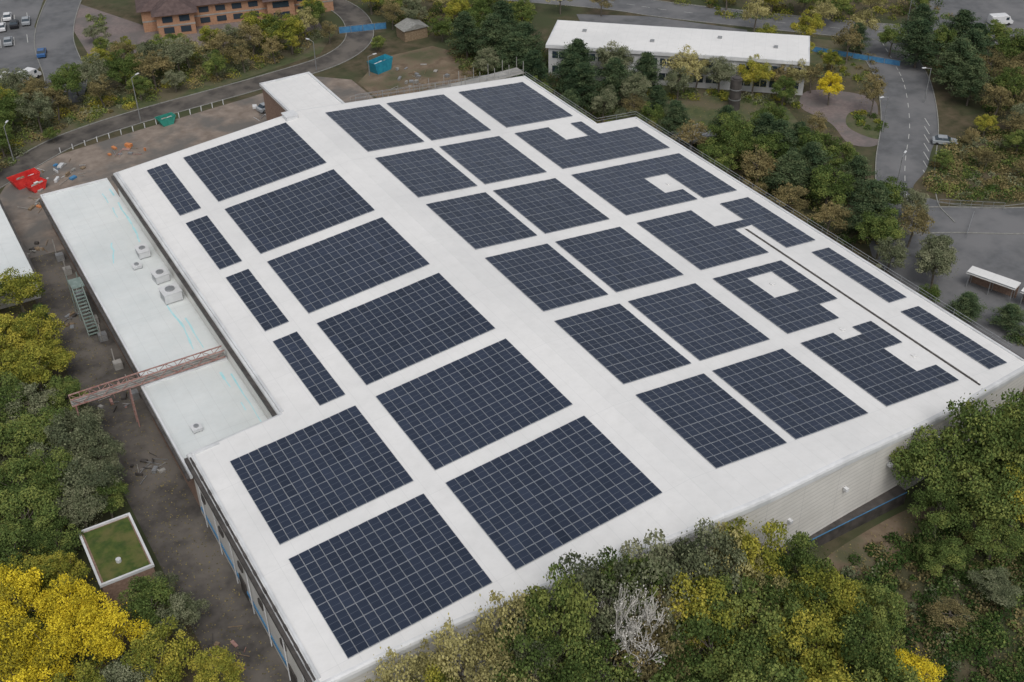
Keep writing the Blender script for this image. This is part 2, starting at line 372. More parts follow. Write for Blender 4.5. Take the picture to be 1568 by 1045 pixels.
def hvac(x,y,z,sx,sy,sz,r=0):
    e=empty('rooftop_air_unit',(x,y,z),r); mb=MB()
    mb.box(-sx/2,sx/2,-sy/2,sy/2,.15,sz,0); mb.box(-sx/2-.08,sx/2+.08,-sy/2-.08,sy/2+.08,sz+.003,sz+.1,0)
    mb.beam((0,0,sz+.1),(0,0,sz+.28),sx*.28,1,12); mb.box(-sx/2-.03,-sx/2,-sy*.35,sy*.35,.35,sz-.15,1); mb.box(-sx/2,-sx/2+.2,-sy/2,sy/2,0,.15,1); mb.box(sx/2-.2,sx/2,-sy/2,sy/2,0,.15,1)
    mb.out('casing',[M['white_metal'],M['grey_metal']],e,.03)
hvac(-33.2,86,za+.12,1.6,2.2,1.1); hvac(-33,78,za+.12,1.9,2.0,1.2,.1); hvac(-33.2,72.5,za+.12,2.4,2.4,1.5,.05); hvac(-39.3,43.5,za,1.1,1.1,.5); hvac(-35,83,za+.12,1.2,1,.5)
g=empty('steel_gantry'); mb=MB()
for yy in(54.9,56.0):
    for zz in(6.3,7.3): mb.beam((-51,yy,zz),(-31.6,yy,zz),.09)
for i in range(16):
    x0=-51+i*1.2; a,b_=(6.3,7.3) if i%2 else (7.3,6.3)
    for yy in(54.9,56.0): mb.beam((x0,yy,a),(x0+1.2,yy,b_),.045)
    mb.beam((x0,54.9,7.3),(x0,56,7.3),.045); mb.beam((x0,54.9,6.3),(x0,56,6.3),.045)
mb.box(-51,-31.6,55.02,55.88,6.34,6.4,1); mb.beam((-51,55.45,6.65),(-31.6,55.45,6.65),.16,1,8); mb.beam((-51,55.15,6.6),(-31.6,55.15,6.6),.09,1,6)
mb.beam((-50.6,54.9,0),(-50.6,54.9,6.3),.12);mb.beam((-50.6,56,0),(-50.6,56,6.3),.12);mb.beam((-44,54.9,0),(-44,54.9,6.3),.09);mb.beam((-44,56,0),(-44,56,6.3),.09)
mb.out('lattice',[M['rust'],M['concrete']],g)
def railing(name,pts,z,h=1.1,step=2.4,mat='grey_metal',w=.035):
    e=empty(name); mb=MB()
    for a,b_ in zip(pts,pts[1:]):
        za0=z(a) if callable(z) else z; zb=z(b_) if callable(z) else z
        A=Vector((*a,za0));B=Vector((*b_,zb)); n_=max(1,int((B-A).length/step))
        for i in range(n_+1):
            p=A.lerp(B,i/n_); mb.beam(p,p+Vector((0,0,h)),w)
        for hh in(h,h*.55): mb.beam(A+Vector((0,0,hh)),B+Vector((0,0,hh)),w)
    mb.out('posts_and_rails',[M[mat]],e)
railing('edge_guard_rail',[(10.5,105.9),(43.8,105.9)],lambda p:rz(p[0])-.4,1.3)
railing('edge_guard_rail',[(10.5,108.2),(43.8,108.2)],lambda p:rz(p[0])-1.6,1.3)
railing('edge_guard_rail',[(44.1,105.5),(44.1,82.2),(52.2,82.2),(52.2,2)],lambda p:rz(p[0])-.4,1.0,3)
mb=MB()
mb.box(10.2,44,105.6,108.4,9.2,9.35)
for i in range(12):
    for y in(105.8,108.2): mb.beam((10.5+i*3.03,y,0),(10.5+i*3.03,y,11.5),.06)
    if i<11: mb.beam((10.5+i*3.03,108.2,0),(13.5+i*3.03,108.2,4.5),.04);mb.beam((13.5+i*3.03,108.2,4.5),(10.5+i*3.03,108.2,9),.04)
mb.out('scaffold_platform',[M['concrete']])
# ------------------------------------------------------------------ solar arrays
rows={1:(0,14.48),2:(16.77,31.6),3:(34.08,48.89),4:(51.46,66.06),5:(68.45,83.09),6:(85.68,102.29)}
def array(x0,nc,row,excl=()):
    a,b_=rows[row]; nr_=9 if row==6 else 8
    dy=(b_-a)/nr_; dx=1.094; v=[];f=[];mi=[];uvs=[];tint=[]
    base_t=random.uniform(.35,.65)
    sgn=-1 if x0>0 else 1
    for i in range(nc):
        for j in range(nr_):
            cx=x0+(i+.5)*dx; cy=a+(j+.5)*dy
            if any(e[0]<cx<e[1] and e[2]<cy<e[3] for e in excl): continue
            tl=random.gauss(0,.012); t2=random.gauss(0,.01); t=min(1,max(0,base_t+random.gauss(0,.16)))
            def ring(hx,hy,dz):
                r_=[]
                for sx,sy in((-1,-1),(1,-1),(1,1),(-1,1)):
                    x=cx+sx*hx;y=cy+sy*hy; r_.append((x,y,13+sgn*S*x+dz+tl*sx*hx+t2*sy*hy))
                return r_
            n0=len(v); hx,hy=dx/2-.021,dy/2-.022
            v+=ring(hx,hy,.05)+ring(hx,hy,.14)+ring(hx-.022,hy-.022,.14)+ring(hx-.022,hy-.022,.135)
            for k in range(4):
                k2=(k+1)%4
                f.append((n0+k,n0+k2,n0+4+k2,n0+4+k)); f.append((n0+4+k,n0+4+k2,n0+8+k2,n0+8+k)); mi+=[0,0]; uvs+=[(0,0)]*8
            f.append((n0+12,n0+13,n0+14,n0+15)); mi.append(1); uvs+=[(0,0),(1,0),(1,1),(0,1)]
            tint+=[t]*16
    me=bpy.data.meshes.new('solar_panel_array'); me.from_pydata(v,[],f); me.update()
    o=obj('solar_panel_array',me,[M['frame'],M['solar']]); me.polygons.foreach_set('material_index',mi)
    ul=me.uv_layers.new(name='UVMap'); ul.data.foreach_set('uv',[c for u in uvs for c in u])
    at=me.attributes.new('tint','FLOAT','POINT'); at.data.foreach_set('value',tint)
for r_ in rows:
    array(-20.985,16,r_)
    array(3.45,9,r_); array(14.56,10,r_)
    if r_<3: array(-38.87,14,r_)
    else: array(-26.95,3,r_)
array(28.41,12,6)
array(28.41,19,5,[(34.9,39.4,77,90),(41.4,60,77,90)])
array(28.41,19,4,[(38.2,43,54.6,61.1),(41.3,43,50,56)])
array(28.41,19,3,[(38.2,43.2,43.5,52),(40.6,43.2,30,41)])
array(28.41,11,2,[(32.3,37.6,24.2,30.2),(37.5,42,15,19.7)])
array(28.41,12,1,[(33.8,37.4,12.5,20),(37.2,43,3.7,8.8),(39.9,43,-1,15)])
array(46.1,3,2); array(45.8,3,1)
def hatch(x,y,s=.5):
    e=empty('roof_vent_cap',(x,y,rz(x))); mb=MB(); mb.box(-s/2,s/2,-s/2,s/2,-.1,.12); mb.box(-s/2-.04,s/2+.04,-s/2-.04,s/2+.04,.123,.17)
    mb.out('cover',[M['membrane']],e,.02)
for x,y in((35,27.2),(40.6,57.5),(35.6,14.6),(39.5,6.3)): hatch(x,y)
mb=MB(); mb.box(-3.2,-1.2,102.6,104.6,rz(3)-.1,rz(1)+.5); mb.box(-3.3,-1.1,102.5,104.7,rz(1)+.5,rz(1)+.6); mb.out('roof_plant_box',[M['white_metal']])
# ------------------------------------------------------------------ other buildings
b1=empty('white_office_building',(57.8,119.5,0),math.atan2(-33,36))
Lb,Wb=50,13
mb=MB(); mb.box(0,Lb,0.5,Wb,0,6.3); mb.out('walls',[M['render_white']],b1)
mb=MB(); mb.box(-.5,Lb+.5,0,Wb+.5,6.3,7.0); mb.box(-.2,Lb+.2,.3,Wb+.2,7.0,7.06,1); mb.out('roof',[M['white_metal'],M['membrane']],b1)
mb=MB()
for zz in(1.2,4.2):
    for i in range(16):
        if i in(5,11): continue
        mb.box(.8+i*3.05,.8+i*3.05+2.5,.38,.52,zz,zz+1.35)
mb.out('windows',[M['glass']],b1)
mb=MB()
for zz in(1.2,4.2):
    for i in range(16): mb.box(.8+i*3.05+1.2,.8+i*3.05+1.3,.33,.4,zz,zz+1.35)
mb.box(16,19,-1.2,.5,2.9,3.1); mb.box(16.1,16.3,-1.1,-.9,0,2.9); mb.box(18.7,18.9,-1.1,-.9,0,2.9)
mb.out('frames_and_porch',[M['white_metal']],b1)
for o_ in [(6,8),(20,5),(33,9),(44,6)]:
    mb=MB(); mb.box(o_[0]-.4,o_[0]+.4,o_[1]-.4,o_[1]+.4,7.06,7.4); mb.out('roof_vent',[M['grey_metal']],b1)
b2=empty('brick_office',(-4,188,0),math.atan2(-9,36))
WH=4.9
mb=MB(); mb.box(0,42,0,15,0,WH); mb.box(3,11,-4,0.0,0,WH); mb.box(27,33,-2.5,0.0,0,WH); mb.out('walls',[M['brick']],b2)
mb=MB()
def hip(x0,x1,y0,y1,z,h,ov=.9):
    x0-=ov;x1+=ov;y0-=ov;y1+=ov; w=min(x1-x0,y1-y0)/2
    if x1-x0>y1-y0: r0=(x0+w,(y0+y1)/2,z+h);r1=(x1-w,(y0+y1)/2,z+h)
    else: r0=((x0+x1)/2,y0+w,z+h);r1=((x0+x1)/2,y1-w,z+h)
    A,B,C,D=(x0,y0,z),(x1,y0,z),(x1,y1,z),(x0,y1,z)
    if x1-x0>y1-y0: fs=[[A,B,r1,r0],[B,C,r1],[C,D,r0,r1],[D,A,r0]]
    else: fs=[[A,B,r0],[B,C,r1,r0],[C,D,r1],[D,A,r0,r1]]
    for q in fs: mb.poly(q)
    mb.poly([A,D,C,B])
hip(0,42,0,15,WH,3.6); hip(3,11,-4,6,WH+.02,2.6); hip(27,33,-2.5,6,WH+.02,2.1)
mb.out('tiled_roof',[M['tile']],b2)
mb=MB()
for zz in(.7,3.1):
    for i in range(8):
        x=12.3+i*3.6
        if 26<x+1.2<34.5: continue
        mb.box(x,x+2.1,-.1,.05,zz,zz+1.2)
    for x in(4.2,7.8): mb.box(x,x+2.2,-4.1,-3.95,zz,zz+1.3)
    mb.box(28.2,31.8,-2.6,-2.45,zz,zz+1.3)
    for y in(3,7,11): mb.box(-.1,.05,y,y+2,zz,zz+1.2)
mb.out('windows',[M['glass']],b2)
mb=MB(); mb.box(-.04,42.04,-.06,15.04,2.2,2.5); mb.box(2.95,11.05,-4.06,0,2.2,2.5); mb.out('stone_band',[M['concrete']],b2)
b3=empty('white_shed'); mb=MB()
mb.box(-66,-47.9,92,121,0,3.9,1); mb.poly([(-66.3,91.7,4.3),(-47.6,91.7,3.95),(-47.6,121.3,3.95),(-66.3,121.3,4.3)]); mb.box(-47.85,-47.5,91.7,121.3,3.6,4.05,2)
mb.out('shell',[M['membrane2'],M['clad'],M['dark']],b3)
b4=empty('green_roof_hut'); mb=MB()
mb.box(-55.5,-50,27,36,0,3.3,1); mb.box(-55.2,-50.3,27.3,35.7,3.3,3.42,0)
mb.box(-55.7,-49.9,26.95,27.2,3.2,3.55,2);mb.box(-50.15,-49.9,27.21,36.2,3.2,3.55,2);mb.box(-55.7,-50.17,35.95,36.2,3.2,3.55,2);mb.box(-55.7,-55.45,27.21,35.93,3.2,3.55,2)
mb.beam((-53,29.5,3.4),(-53,29.5,3.8),.3,2,10)
mb.out('shell',[M['sedum'],M['brick2'],M['white_metal']],b4)
mb=MB(); mb.box(42,47.5,152,156,0,2.4,1); mb.prism([(41.7,2.4),(47.8,2.4),(44.8,3.5)],151.7,156.3,0); mb.out('shed',[M['kerb'],M['wood']])
e=empty('canopy'); mb=MB(); mb.box(60,66,76.5,82,2.9,3.1)
for x in(60.3,65.7):
    for y in(76.8,81.7): mb.beam((x,y,0),(x,y,2.9),.08)
for i in range(7): mb.box(59.8,66.2,76.7+i*.8,76.85+i*.8,3.1,3.25)
mb.out('frame',[M['grey_metal']],e)
mb=MB(); mb.beam((80,88.5,0),(80,88.5,6),1.1,0,20); mb.beam((80,88.5,6),(80,88.5,6.3),.8,0,20); mb.beam((80,88.5,2),(80,88.5,2.15),1.16,1,20);mb.beam((80,88.5,4),(80,88.5,4.15),1.16,1,20)
mb.out('storage_tank',[M['dark'],M['grey_metal']])
def carport(x,y,r,l=8,w=5):
    e=empty('carport',(x,y,0),r); mb=MB(); mb.box(-l/2,l/2,-w/2,w/2,2.5,2.68); mb.box(-l/2,l/2,-w/2,-w/2+.1,2.69,2.8,1)
    mb.box(-l/2+.1,l/2-.1,w/2-.15,w/2-.05,0,2.5,2)
    for a in(-l/2+.4,0,l/2-.4):
        for b_ in(-w/2+.4,w/2-.4): mb.beam((a,b_,0),(a,b_,2.5),.07,1)
    mb.out('roof_and_posts',[M['membrane'],M['grey_metal'],M['brick2']],e)
carport(71.1,19.6,-1.24,7.2,2.3); carport(73.4,12.6,-1.24,6,2.3)
# ------------------------------------------------------------------ site items
def skip(x,y,r,mat,l=4.2,w=1.9,h=1.6,name='waste_skip'):
    e=empty(name,(x,y,.03),r); mb=MB()
    P=[(-l/2,h),(-l/2+.7,0),(l/2-.7,0),(l/2,h)]; Q=[(-l/2+.15,h),(-l/2+.8,.12),(l/2-.8,.12),(l/2-.15,h)]
    for s in(-1,1):
        y0,y1=s*w/2,s*(w/2-.1)
        mb.poly([(p[0],y0,p[1]) for p in P]); mb.poly([(p[0],y1,p[1]) for p in Q])
        mb.beam((-l/2,y0,h),(l/2,y0,h),.06)
        for k in(-.8,0,.8): mb.beam((k,y0,.1),(k,y0,h),.05)
    for i in range(3):
        for PP,ww in((P,w/2),(Q,w/2-.1)): mb.poly([(PP[i][0],-ww,PP[i][1]),(PP[i+1][0],-ww,PP[i+1][1]),(PP[i+1][0],ww,PP[i+1][1]),(PP[i][0],ww,PP[i][1])])
    for s in(-1,1): mb.beam((s*l/2,-w/2,h),(s*l/2,w/2,h),.06)
    mb.out('hull',[M[mat]],e)
    mb=MB(); rr=random.Random(int(x*7))
    for i in range(14):
        a,b_=rr.uniform(-l/2+.8,l/2-.9),rr.uniform(-w/2+.3,w/2-.5); s_=rr.uniform(.2,.5); mb.box(a,a+s_*1.6,b_,b_+s_,h*.5,h*.6+s_*.7,i%3)
    mb.out('rubble',[M['wood'],M['concrete'],M['white_metal']],e)
skip(-42,129.5,.25,'red',5,2.2,1.8); skip(-40.8,126.6,.4,'red',3.4,1.8,1.3); skip(31,141,.3,'teal',5,2.3,2.4); skip(-14,140,.15,'green',3.4,1.8,1.5)
def debris(name,x,y,n,rad,mats,seed,sc=1.):
    rr=random.Random(seed); mb=MB()
    for i in range(n):
        a=x+rr.gauss(0,rad);b_=y+rr.gauss(0,rad*.9); L_=rr.uniform(.3,1.5)*sc;w=rr.uniform(.15,.9)*sc;h=rr.uniform(.06,.6)*sc
        if rr.random()<.5: mb.beam((a,b_,.1),(a+rr.uniform(-2,2)*sc,b_+rr.uniform(-2,2)*sc,rr.uniform(.1,.4)),.045,i%len(mats))
        else:
            c_,s_=math.cos(rr.uniform(0,3)),math.sin(rr.uniform(0,3)); k=math.hypot(c_,s_) or 1; c_/=k;s_/=k
            n0=len(mb.v); mb.box(-L_/2,L_/2,-w/2,w/2,.04+i*.0017,.04+h,i%len(mats))
            for q in range(n0,n0+8): X,Y,Z=mb.v[q]; mb.v[q]=(a+c_*X-s_*Y,b_+s_*X+c_*Y,Z)
    mb.out(name,[M[q] for q in mats])
debris('building_material_pile',-36.5,131,26,2.2,['wood','white_metal','concrete','blue'],1)
debris('building_material_pile',-24,132,18,1.4,['orange','rust','wood','grey_metal'],2)
debris('building_material_pile',-41,121,20,1.6,['wood','concrete','orange'],3)
debris('building_material_pile',4,134,18,2,['grey_metal','white_metal','dark'],4)
debris('building_material_pile',-46,106,14,1.0,['concrete','wood','dark'],5,.8)
debris('building_material_pile',-45,62,18,1.3,['rust','dark','concrete','grey_metal'],6,.8)
debris('building_material_pile',-44.5,46,18,1.6,['concrete','dark','grey_metal'],7,.8)
debris('building_material_pile',-46,15,14,1.2,['wood','rust','dark'],8,.7)
debris('building_material_pile',-45.5,84,14,1.0,['wood','grey_metal','dark'],19,.8)
debris('building_material_pile',55,-2,26,2,['white_metal','grey_metal','concrete'],9)
debris('building_material_pile',57,4,20,1.6,['white_metal','grey_metal','concrete','orange'],10)
debris('building_material_pile',36,134,24,3,['grey_metal','concrete','wood'],11)
e=empty('external_steel_stair'); mb=MB()
for i in range(14): mb.box(-44.3,-43.1,78+i*.35,78.33+i*.35,.3+i*.36,.36+i*.36)
for x in(-44.4,-43.0):
    mb.beam((x,78,1.1),(x,82.8,6.1),.05); mb.beam((x,78,.2),(x,82.8,5.2),.06)
    for y in(82.8,85.5): mb.beam((x,y,0),(x,y,6.3),.07)
mb.box(-44.4,-42.6,82.9,85.6,5.3,5.4)
mb.out('stair',[M['greygreen']],e)
mb=MB()
for k in range(7): mb.box(-43.4,-42.3,60.5+k*6.7+(k%3),61.5+k*6.7+(k%3),.05,1.1,k%2); mb.beam((-43.1,62.5+k*6.7,0.2),(-43.1,62.5+k*6.7,3),.1,1)
mb.out('wall_plant_units',[M['grey_metal'],M['concrete']],wh)
def lamp(x,y,h=8,r=0.,name='street_lamp'):
    e=empty(name,(x,y,0),r); mb=MB(); mb.beam((0,0,0),(0,0,h*.5),.11,0,8); mb.beam((0,0,h*.5),(0,0,h),.075,0,8); mb.beam((0,0,h),(1.3,0,h+.25),.05,0,6)
    mb.out('column',[M['grey_metal']],e); mb=MB(); mb.box(1.1,1.9,-.16,.16,h+.2,h+.34); mb.out('lantern',[M['white_metal']],e,.03)
for x,y,h,r in((-18,143,9,.5),(-42,139,7,1),(20,148.5,6,2),(96,66,7,3),(81,48,7,.5),(112,71,7,2.8),(70,6,6,1),(28,140,4,0),(136,99,8,4)): lamp(x,y,h,r)
mb=MB()
for i in range(15):
    t=i/14; mb.beam((-34+t*32,138.6+t*3.9,0),(-34+t*32,138.6+t*3.9,1),.09,0,8)
mb.out('bollards',[M['white_metal']])
def fence(name,a,b_,mat,h=2):
    a=Vector((*a,0));b_=Vector((*b_,0)); n_=int((b_-a).length/3.4)+1; mb=MB()
    for i in range(n_):
        p=a.lerp(b_,i/n_);q=a.lerp(b_,(i+.97)/n_)
        mb.beam(p,p+Vector((0,0,h)),.04,1); t=(q-p).normalized();u=Vector((-t.y,t.x,0))*.02
        mb.poly([tuple(p+u+Vector((0,0,.15))),tuple(q+u+Vector((0,0,.15))),tuple(q+u+Vector((0,0,h-.1))),tuple(p+u+Vector((0,0,h-.1)))],0)
        mb.beam(p+Vector((0,0,h)),q+Vector((0,0,h)),.03,1); mb.beam(p+Vector((0,0,.1)),q+Vector((0,0,.1)),.03,1)
    mb.out(name,[M[mat],M['grey_metal']])
fence('hoarding_fence',(109,105),(121,86),'blue',1.3); fence('hoarding_fence',(32,164),(42,161),'blue',1.6)
railing('barrier_fence',[(84,41.5),(92,35)],0,1.4,1.6); railing('barrier_fence',[(86,36),(80,32)],0,1.2,1.6)
def car(name,x,y,r,mat,van=False):
    e=empty(name,(x,y,.06),r); mb=MB(); k=1.15 if van else 1
    if van: body=[(-2.5,.35),(2.5,.35),(2.55,.95),(2.1,1.2),(1.5,2.05),(1.2,2.2),(-2.45,2.2),(-2.55,1.2)]; w=.98
    else: body=[(-2.1,.3),(2.1,.3),(2.15,.7),(1.9,.88),(.95,1.0),(-1.75,1.02),(-2.15,.9)]; w=.88
    mb.prism(body,-w,w,0)
    mb.out('body',[M[mat]],e,.07)
    mb=MB()
    if van:
        mb.poly([(2.12,-.85,1.24),(2.12,.85,1.24),(1.56,.78,2.02),(1.56,-.78,2.02)],0)
        for s in(-1,1): mb.box(.75,1.45,s*w-(.01 if s>0 else .02),s*w+(.02 if s>0 else .01),1.25,1.85,0)
    else:
        for s in(-1,1): mb.poly([(1.0,s*.8,1.0),(-1.75,s*.8,1.01),(-1.25,s*.66,1.43),(.3,s*.66,1.43)],0)
        mb.poly([(1.0,-.8,1.0),(1.0,.8,1.0),(.3,.66,1.43),(.3,-.66,1.43)],0); mb.poly([(-1.75,-.8,1.01),(-1.75,.8,1.01),(-1.25,.66,1.43),(-1.25,-.66,1.43)],0)
    mb.out('windows',[M['glass']],e)
    if not van:
        mb=MB(); mb.box(-1.27,.33,-.67,.67,1.43,1.48); mb.beam((-.5,-.74,1.0),(-.5,-.67,1.43),.04);mb.beam((-.5,.74,1.0),(-.5,.67,1.43),.04); mb.out('roof',[M[mat]],e,.02)
    mb=MB()
    for a in(-1.35*k,1.35*k):
        for s in(-1,1): mb.beam((a,s*(w-.2),.32),(a,s*(w+.02),.32),.32,0,14)
    mb.out('wheels',[M['tyre']],e)
    mb=MB()
    for s in(-1,1): mb.box(2.1,2.2,s*.6-.15,s*.6+.15,.6,.75)
    mb.out('headlights',[M['white_metal']],e)
car('parked_van',156,91,-.4,'carwhite',True); car('parked_car',102,56.8,-.75,'carsilver'); car('parked_car',-26.3,187,1.3,'carblue')
car('parked_van',-36,175.5,.4,'carwhite',True); car('parked_van',-31.5,175,.6,'carwhite',True)
for x,y,m_ in((-30.5,207,'carwhite'),(-27.7,207.5,'carblack'),(-25,208,'carsilver'),(-33.3,206.5,'carblack'),(-31,197.5,'carsilver'),(-28,213,'carwhite')): car('parked_car',x,y,1.35,m_)
car('parked_car',4.5,135.5,.2,'carsilver')
# ------------------------------------------------------------------ vegetation
def quads_mesh(name,V,tint,mi,nq):
    me=bpy.data.meshes.new(name); me.vertices.add(nq*4); me.vertices.foreach_set('co',V.astype(np.float32).ravel())
    me.loops.add(nq*4); me.loops.foreach_set('vertex_index',np.arange(nq*4,dtype=np.int32))
    me.polygons.add(nq); me.polygons.foreach_set('loop_start',np.arange(0,nq*4,4,dtype=np.int32)); me.polygons.foreach_set('loop_total',np.full(nq,4,dtype=np.int32))
    me.polygons.foreach_set('material_index',mi.astype(np.int32)); me.update(calc_edges=True)
    a=me.attributes.new('tint','FLOAT','POINT'); a.data.foreach_set('value',np.repeat(tint,4).astype(np.float32))
    me.validate(); return me
def unit(n,rng):
    d=rng.normal(size=(n,3)); return d/np.linalg.norm(d,axis=1,keepdims=True)
def leaves(P,size,rng,aspect=.7,nrm=None):
    n=len(P); a=unit(n,rng)
    if nrm is not None: a=a*.8+nrm; a/=np.linalg.norm(a,axis=1,keepdims=True)
    t=np.cross(a,unit(n,rng)); t/=np.linalg.norm(t,axis=1,keepdims=True)+1e-9; b=np.cross(a,t)
    s=(size*rng.uniform(.6,1.3,n))[:,None]*.5
    return np.stack([P-t*s,P-b*s*aspect+t*s*.1,P+t*s,P+b*s*aspect+t*s*.1],1)
def tube(a,b,r0,r1,sides=5):
    a=np.array(a,float);b=np.array(b,float);d=b-a;d/=np.linalg.norm(d)+1e-9
    u=np.cross(d,[0.3,.2,1]);u/=np.linalg.norm(u)+1e-9;w=np.cross(d,u);q=[]
    for k in range(sides):
        a0=2*math.pi*k/sides;a1=2*math.pi*(k+1)/sides
        c0=u*math.cos(a0)+w*math.sin(a0);c1=u*math.cos(a1)+w*math.sin(a1)
        q.append([a+c0*r0,a+c1*r0,b+c1*r1,b+c0*r1])
    return q
def decid(seed,density=1.,leaf=.27,nc=46):
    rng=np.random.default_rng(seed); H=10.;R=4.2; tq=[];V=[];T=[]
    p0=np.array([0,0,0.]);p1=np.array([rng.normal(0,.2),rng.normal(0,.2),3.2]);p2=p1+[rng.normal(0,.4),rng.normal(0,.4),3]
    tq+=tube(p0,p1,.26,.2,7)+tube(p1,p2,.2,.1,6)
    ph=rng.uniform(0,6.28,3)
    for i in range(nc):
        d=unit(1,rng)[0]; d[2]=abs(d[2])*1.0-.35 if rng.random()<.85 else d[2]; d/=np.linalg.norm(d)
        th=math.atan2(d[1],d[0]); lob=1+.2*math.sin(2*th+ph[0])+.14*math.sin(5*th+ph[1])
        f=rng.uniform(.3,1.08)**.7
        c=np.array([d[0]*R*.84*f*lob,d[1]*R*.84*f*lob,6.0+d[2]*3.6*f*(1+.1*math.sin(3*th+ph[2]))])
        rc=R*rng.uniform(.12,.30)
        if i%3==0: tq+=tube(p1+(p2-p1)*rng.uniform(0,1),c,.08,.02,4)
        m=int(330*density*(rc/1.1)**2)+20
        dd=unit(m,rng); rr=rc*(.5+.62*rng.random(m)**.8)
        P=c+dd*rr[:,None]*np.array([1,1,.72])+rng.normal(0,.09,(m,3))
        keep=(dd[:,2]>-.4)|(rng.random(m)<.25); P=P[keep]; dd=dd[keep]
        V.append(leaves(P,leaf,rng,.75,dd*.5+[0,0,.35])); T.append(np.clip(rng.normal(.5,.24)+rng.normal(0,.16,len(P)),0,1))
    m=int(420*density); dd=unit(m,rng); P=np.array([0,0,6.])+dd*np.array([R,R,3.6])*rng.uniform(.8,1.1,(m,1)); k=P[:,2]>3.2
    V.append(leaves(P[k],leaf*.8,rng)); T.append(rng.uniform(.2,.9,k.sum()))
    tq=np.array(tq); A=np.concatenate([tq]+V); t=np.concatenate([np.full(len(tq),.5)]+T)
    mi=np.concatenate([np.ones(len(tq)),np.zeros(len(A)-len(tq))]); return quads_mesh('broadleaf',A,t,mi,len(A))
def pine(seed):
    rng=np.random.default_rng(seed); tq=[];V=[];T=[]
    tq+=tube((0,0,0),(.1,.1,5),.22,.14,6)+tube((.1,.1,5),(0,0,9.6),.14,.04,5)
    z=2.0
    while z<9.7:
        t=(z-2)/7.7; Rl=3.4*(1-t**2.0)*rng.uniform(.75,1.15)+.4; nb=int(rng.integers(5,8)); a0=rng.uniform(0,6)
        for k in range(nb):
            a=a0+k*6.283/nb+rng.normal(0,.25); l=Rl*rng.uniform(.6,1.15); tip=np.array([math.cos(a)*l,math.sin(a)*l,z+.25*l*rng.uniform(-.2,1)])
            tq+=tube((0,0,z-.1),tip,.05,.015,3)
            tb=rng.normal(.5,.2)
            for s in np.linspace(.4,1,3):
                c=np.array([0,0,z])*(1-s)+tip*s; rc=.45+.32*l/3.4; m=int(75*rng.uniform(.7,1.3))
                P=c+rng.normal(0,1,(m,3))*np.array([rc,rc,rc*.5])*.62
                V.append(leaves(P,.36,rng,.32,np.tile([0,0,.9],(m,1)))); T.append(np.clip(tb+rng.normal(0,.16,m),0,1))
        z+=.62+rng.uniform(-.1,.15)
    tq=np.array(tq); A=np.concatenate([tq]+V); t=np.concatenate([np.full(len(tq),.5)]+T)
    mi=np.concatenate([np.ones(len(tq)),np.zeros(len(A)-len(tq))]); return quads_mesh('conifer',A,t,mi,len(A))
def bare(seed):
    rng=np.random.default_rng(seed); q=[]; tips=[]
    def grow(p,d,l,r,dep):
        e=p+d*l; q.extend(tube(p,e,r,r*.65,4 if dep<2 else 3))
        if dep==5: tips.append(e); return
        for _ in range(3 if dep<5 else 2):
            nd=d+rng.normal(0,.42,3)+np.array([0,0,.12]); nd/=np.linalg.norm(nd); grow(e,nd,l*rng.uniform(.62,.85),max(.035,r*.62),dep+1)
    grow(np.zeros(3),np.array([0,0,1.]),3.0,.2,0)
    q=np.array(q); P=np.repeat(np.array(tips),3,0)+rng.normal(0,.3,(len(tips)*3,3)); Lq=leaves(P,.2,rng,.5)
    A=np.concatenate([q,Lq]); return quads_mesh('bare',A,rng.uniform(0,1,len(A)),np.zeros(len(A)),len(A))
DEC=[decid(s) for s in(1,2,3,4,5,6,7)]; DECS=[decid(s,.5,.29,40) for s in(11,12,13)]; PIN=[pine(s) for s in(1,2,3)]; BAR=[bare(s) for s in(1,2)]
for me in DEC+DECS+PIN+BAR: me.materials.append(None); me.materials.append(None)
rt=random.Random(3)
def tree(x,y,h,r,k):
    nm={'p':'pine_tree','w':'bare_birch_tree','Y':'autumn_maple_tree','t':'autumn_birch_tree'}.get(k,'broadleaf_tree')
    me=rt.choice(PIN if k=='p' else BAR if k=='w' else DECS if k in'tb' else DEC)
    o=bpy.data.objects.new(nm,me); COL.objects.link(o)
    for i,m_ in enumerate((L[k],L['w'] if k=='w' else M['bark'])):
        o.material_slots[i].link='OBJECT'; o.material_slots[i].material=m_
    s=r/4.2 if k!='p' else r/3.5
    o.location=(x,y,0); o.scale=(s*rt.uniform(.92,1.1),s*rt.uniform(.92,1.1),h/10); o.rotation_euler=(rt.gauss(0,.04),rt.gauss(0,.04),rt.uniform(0,6.28))
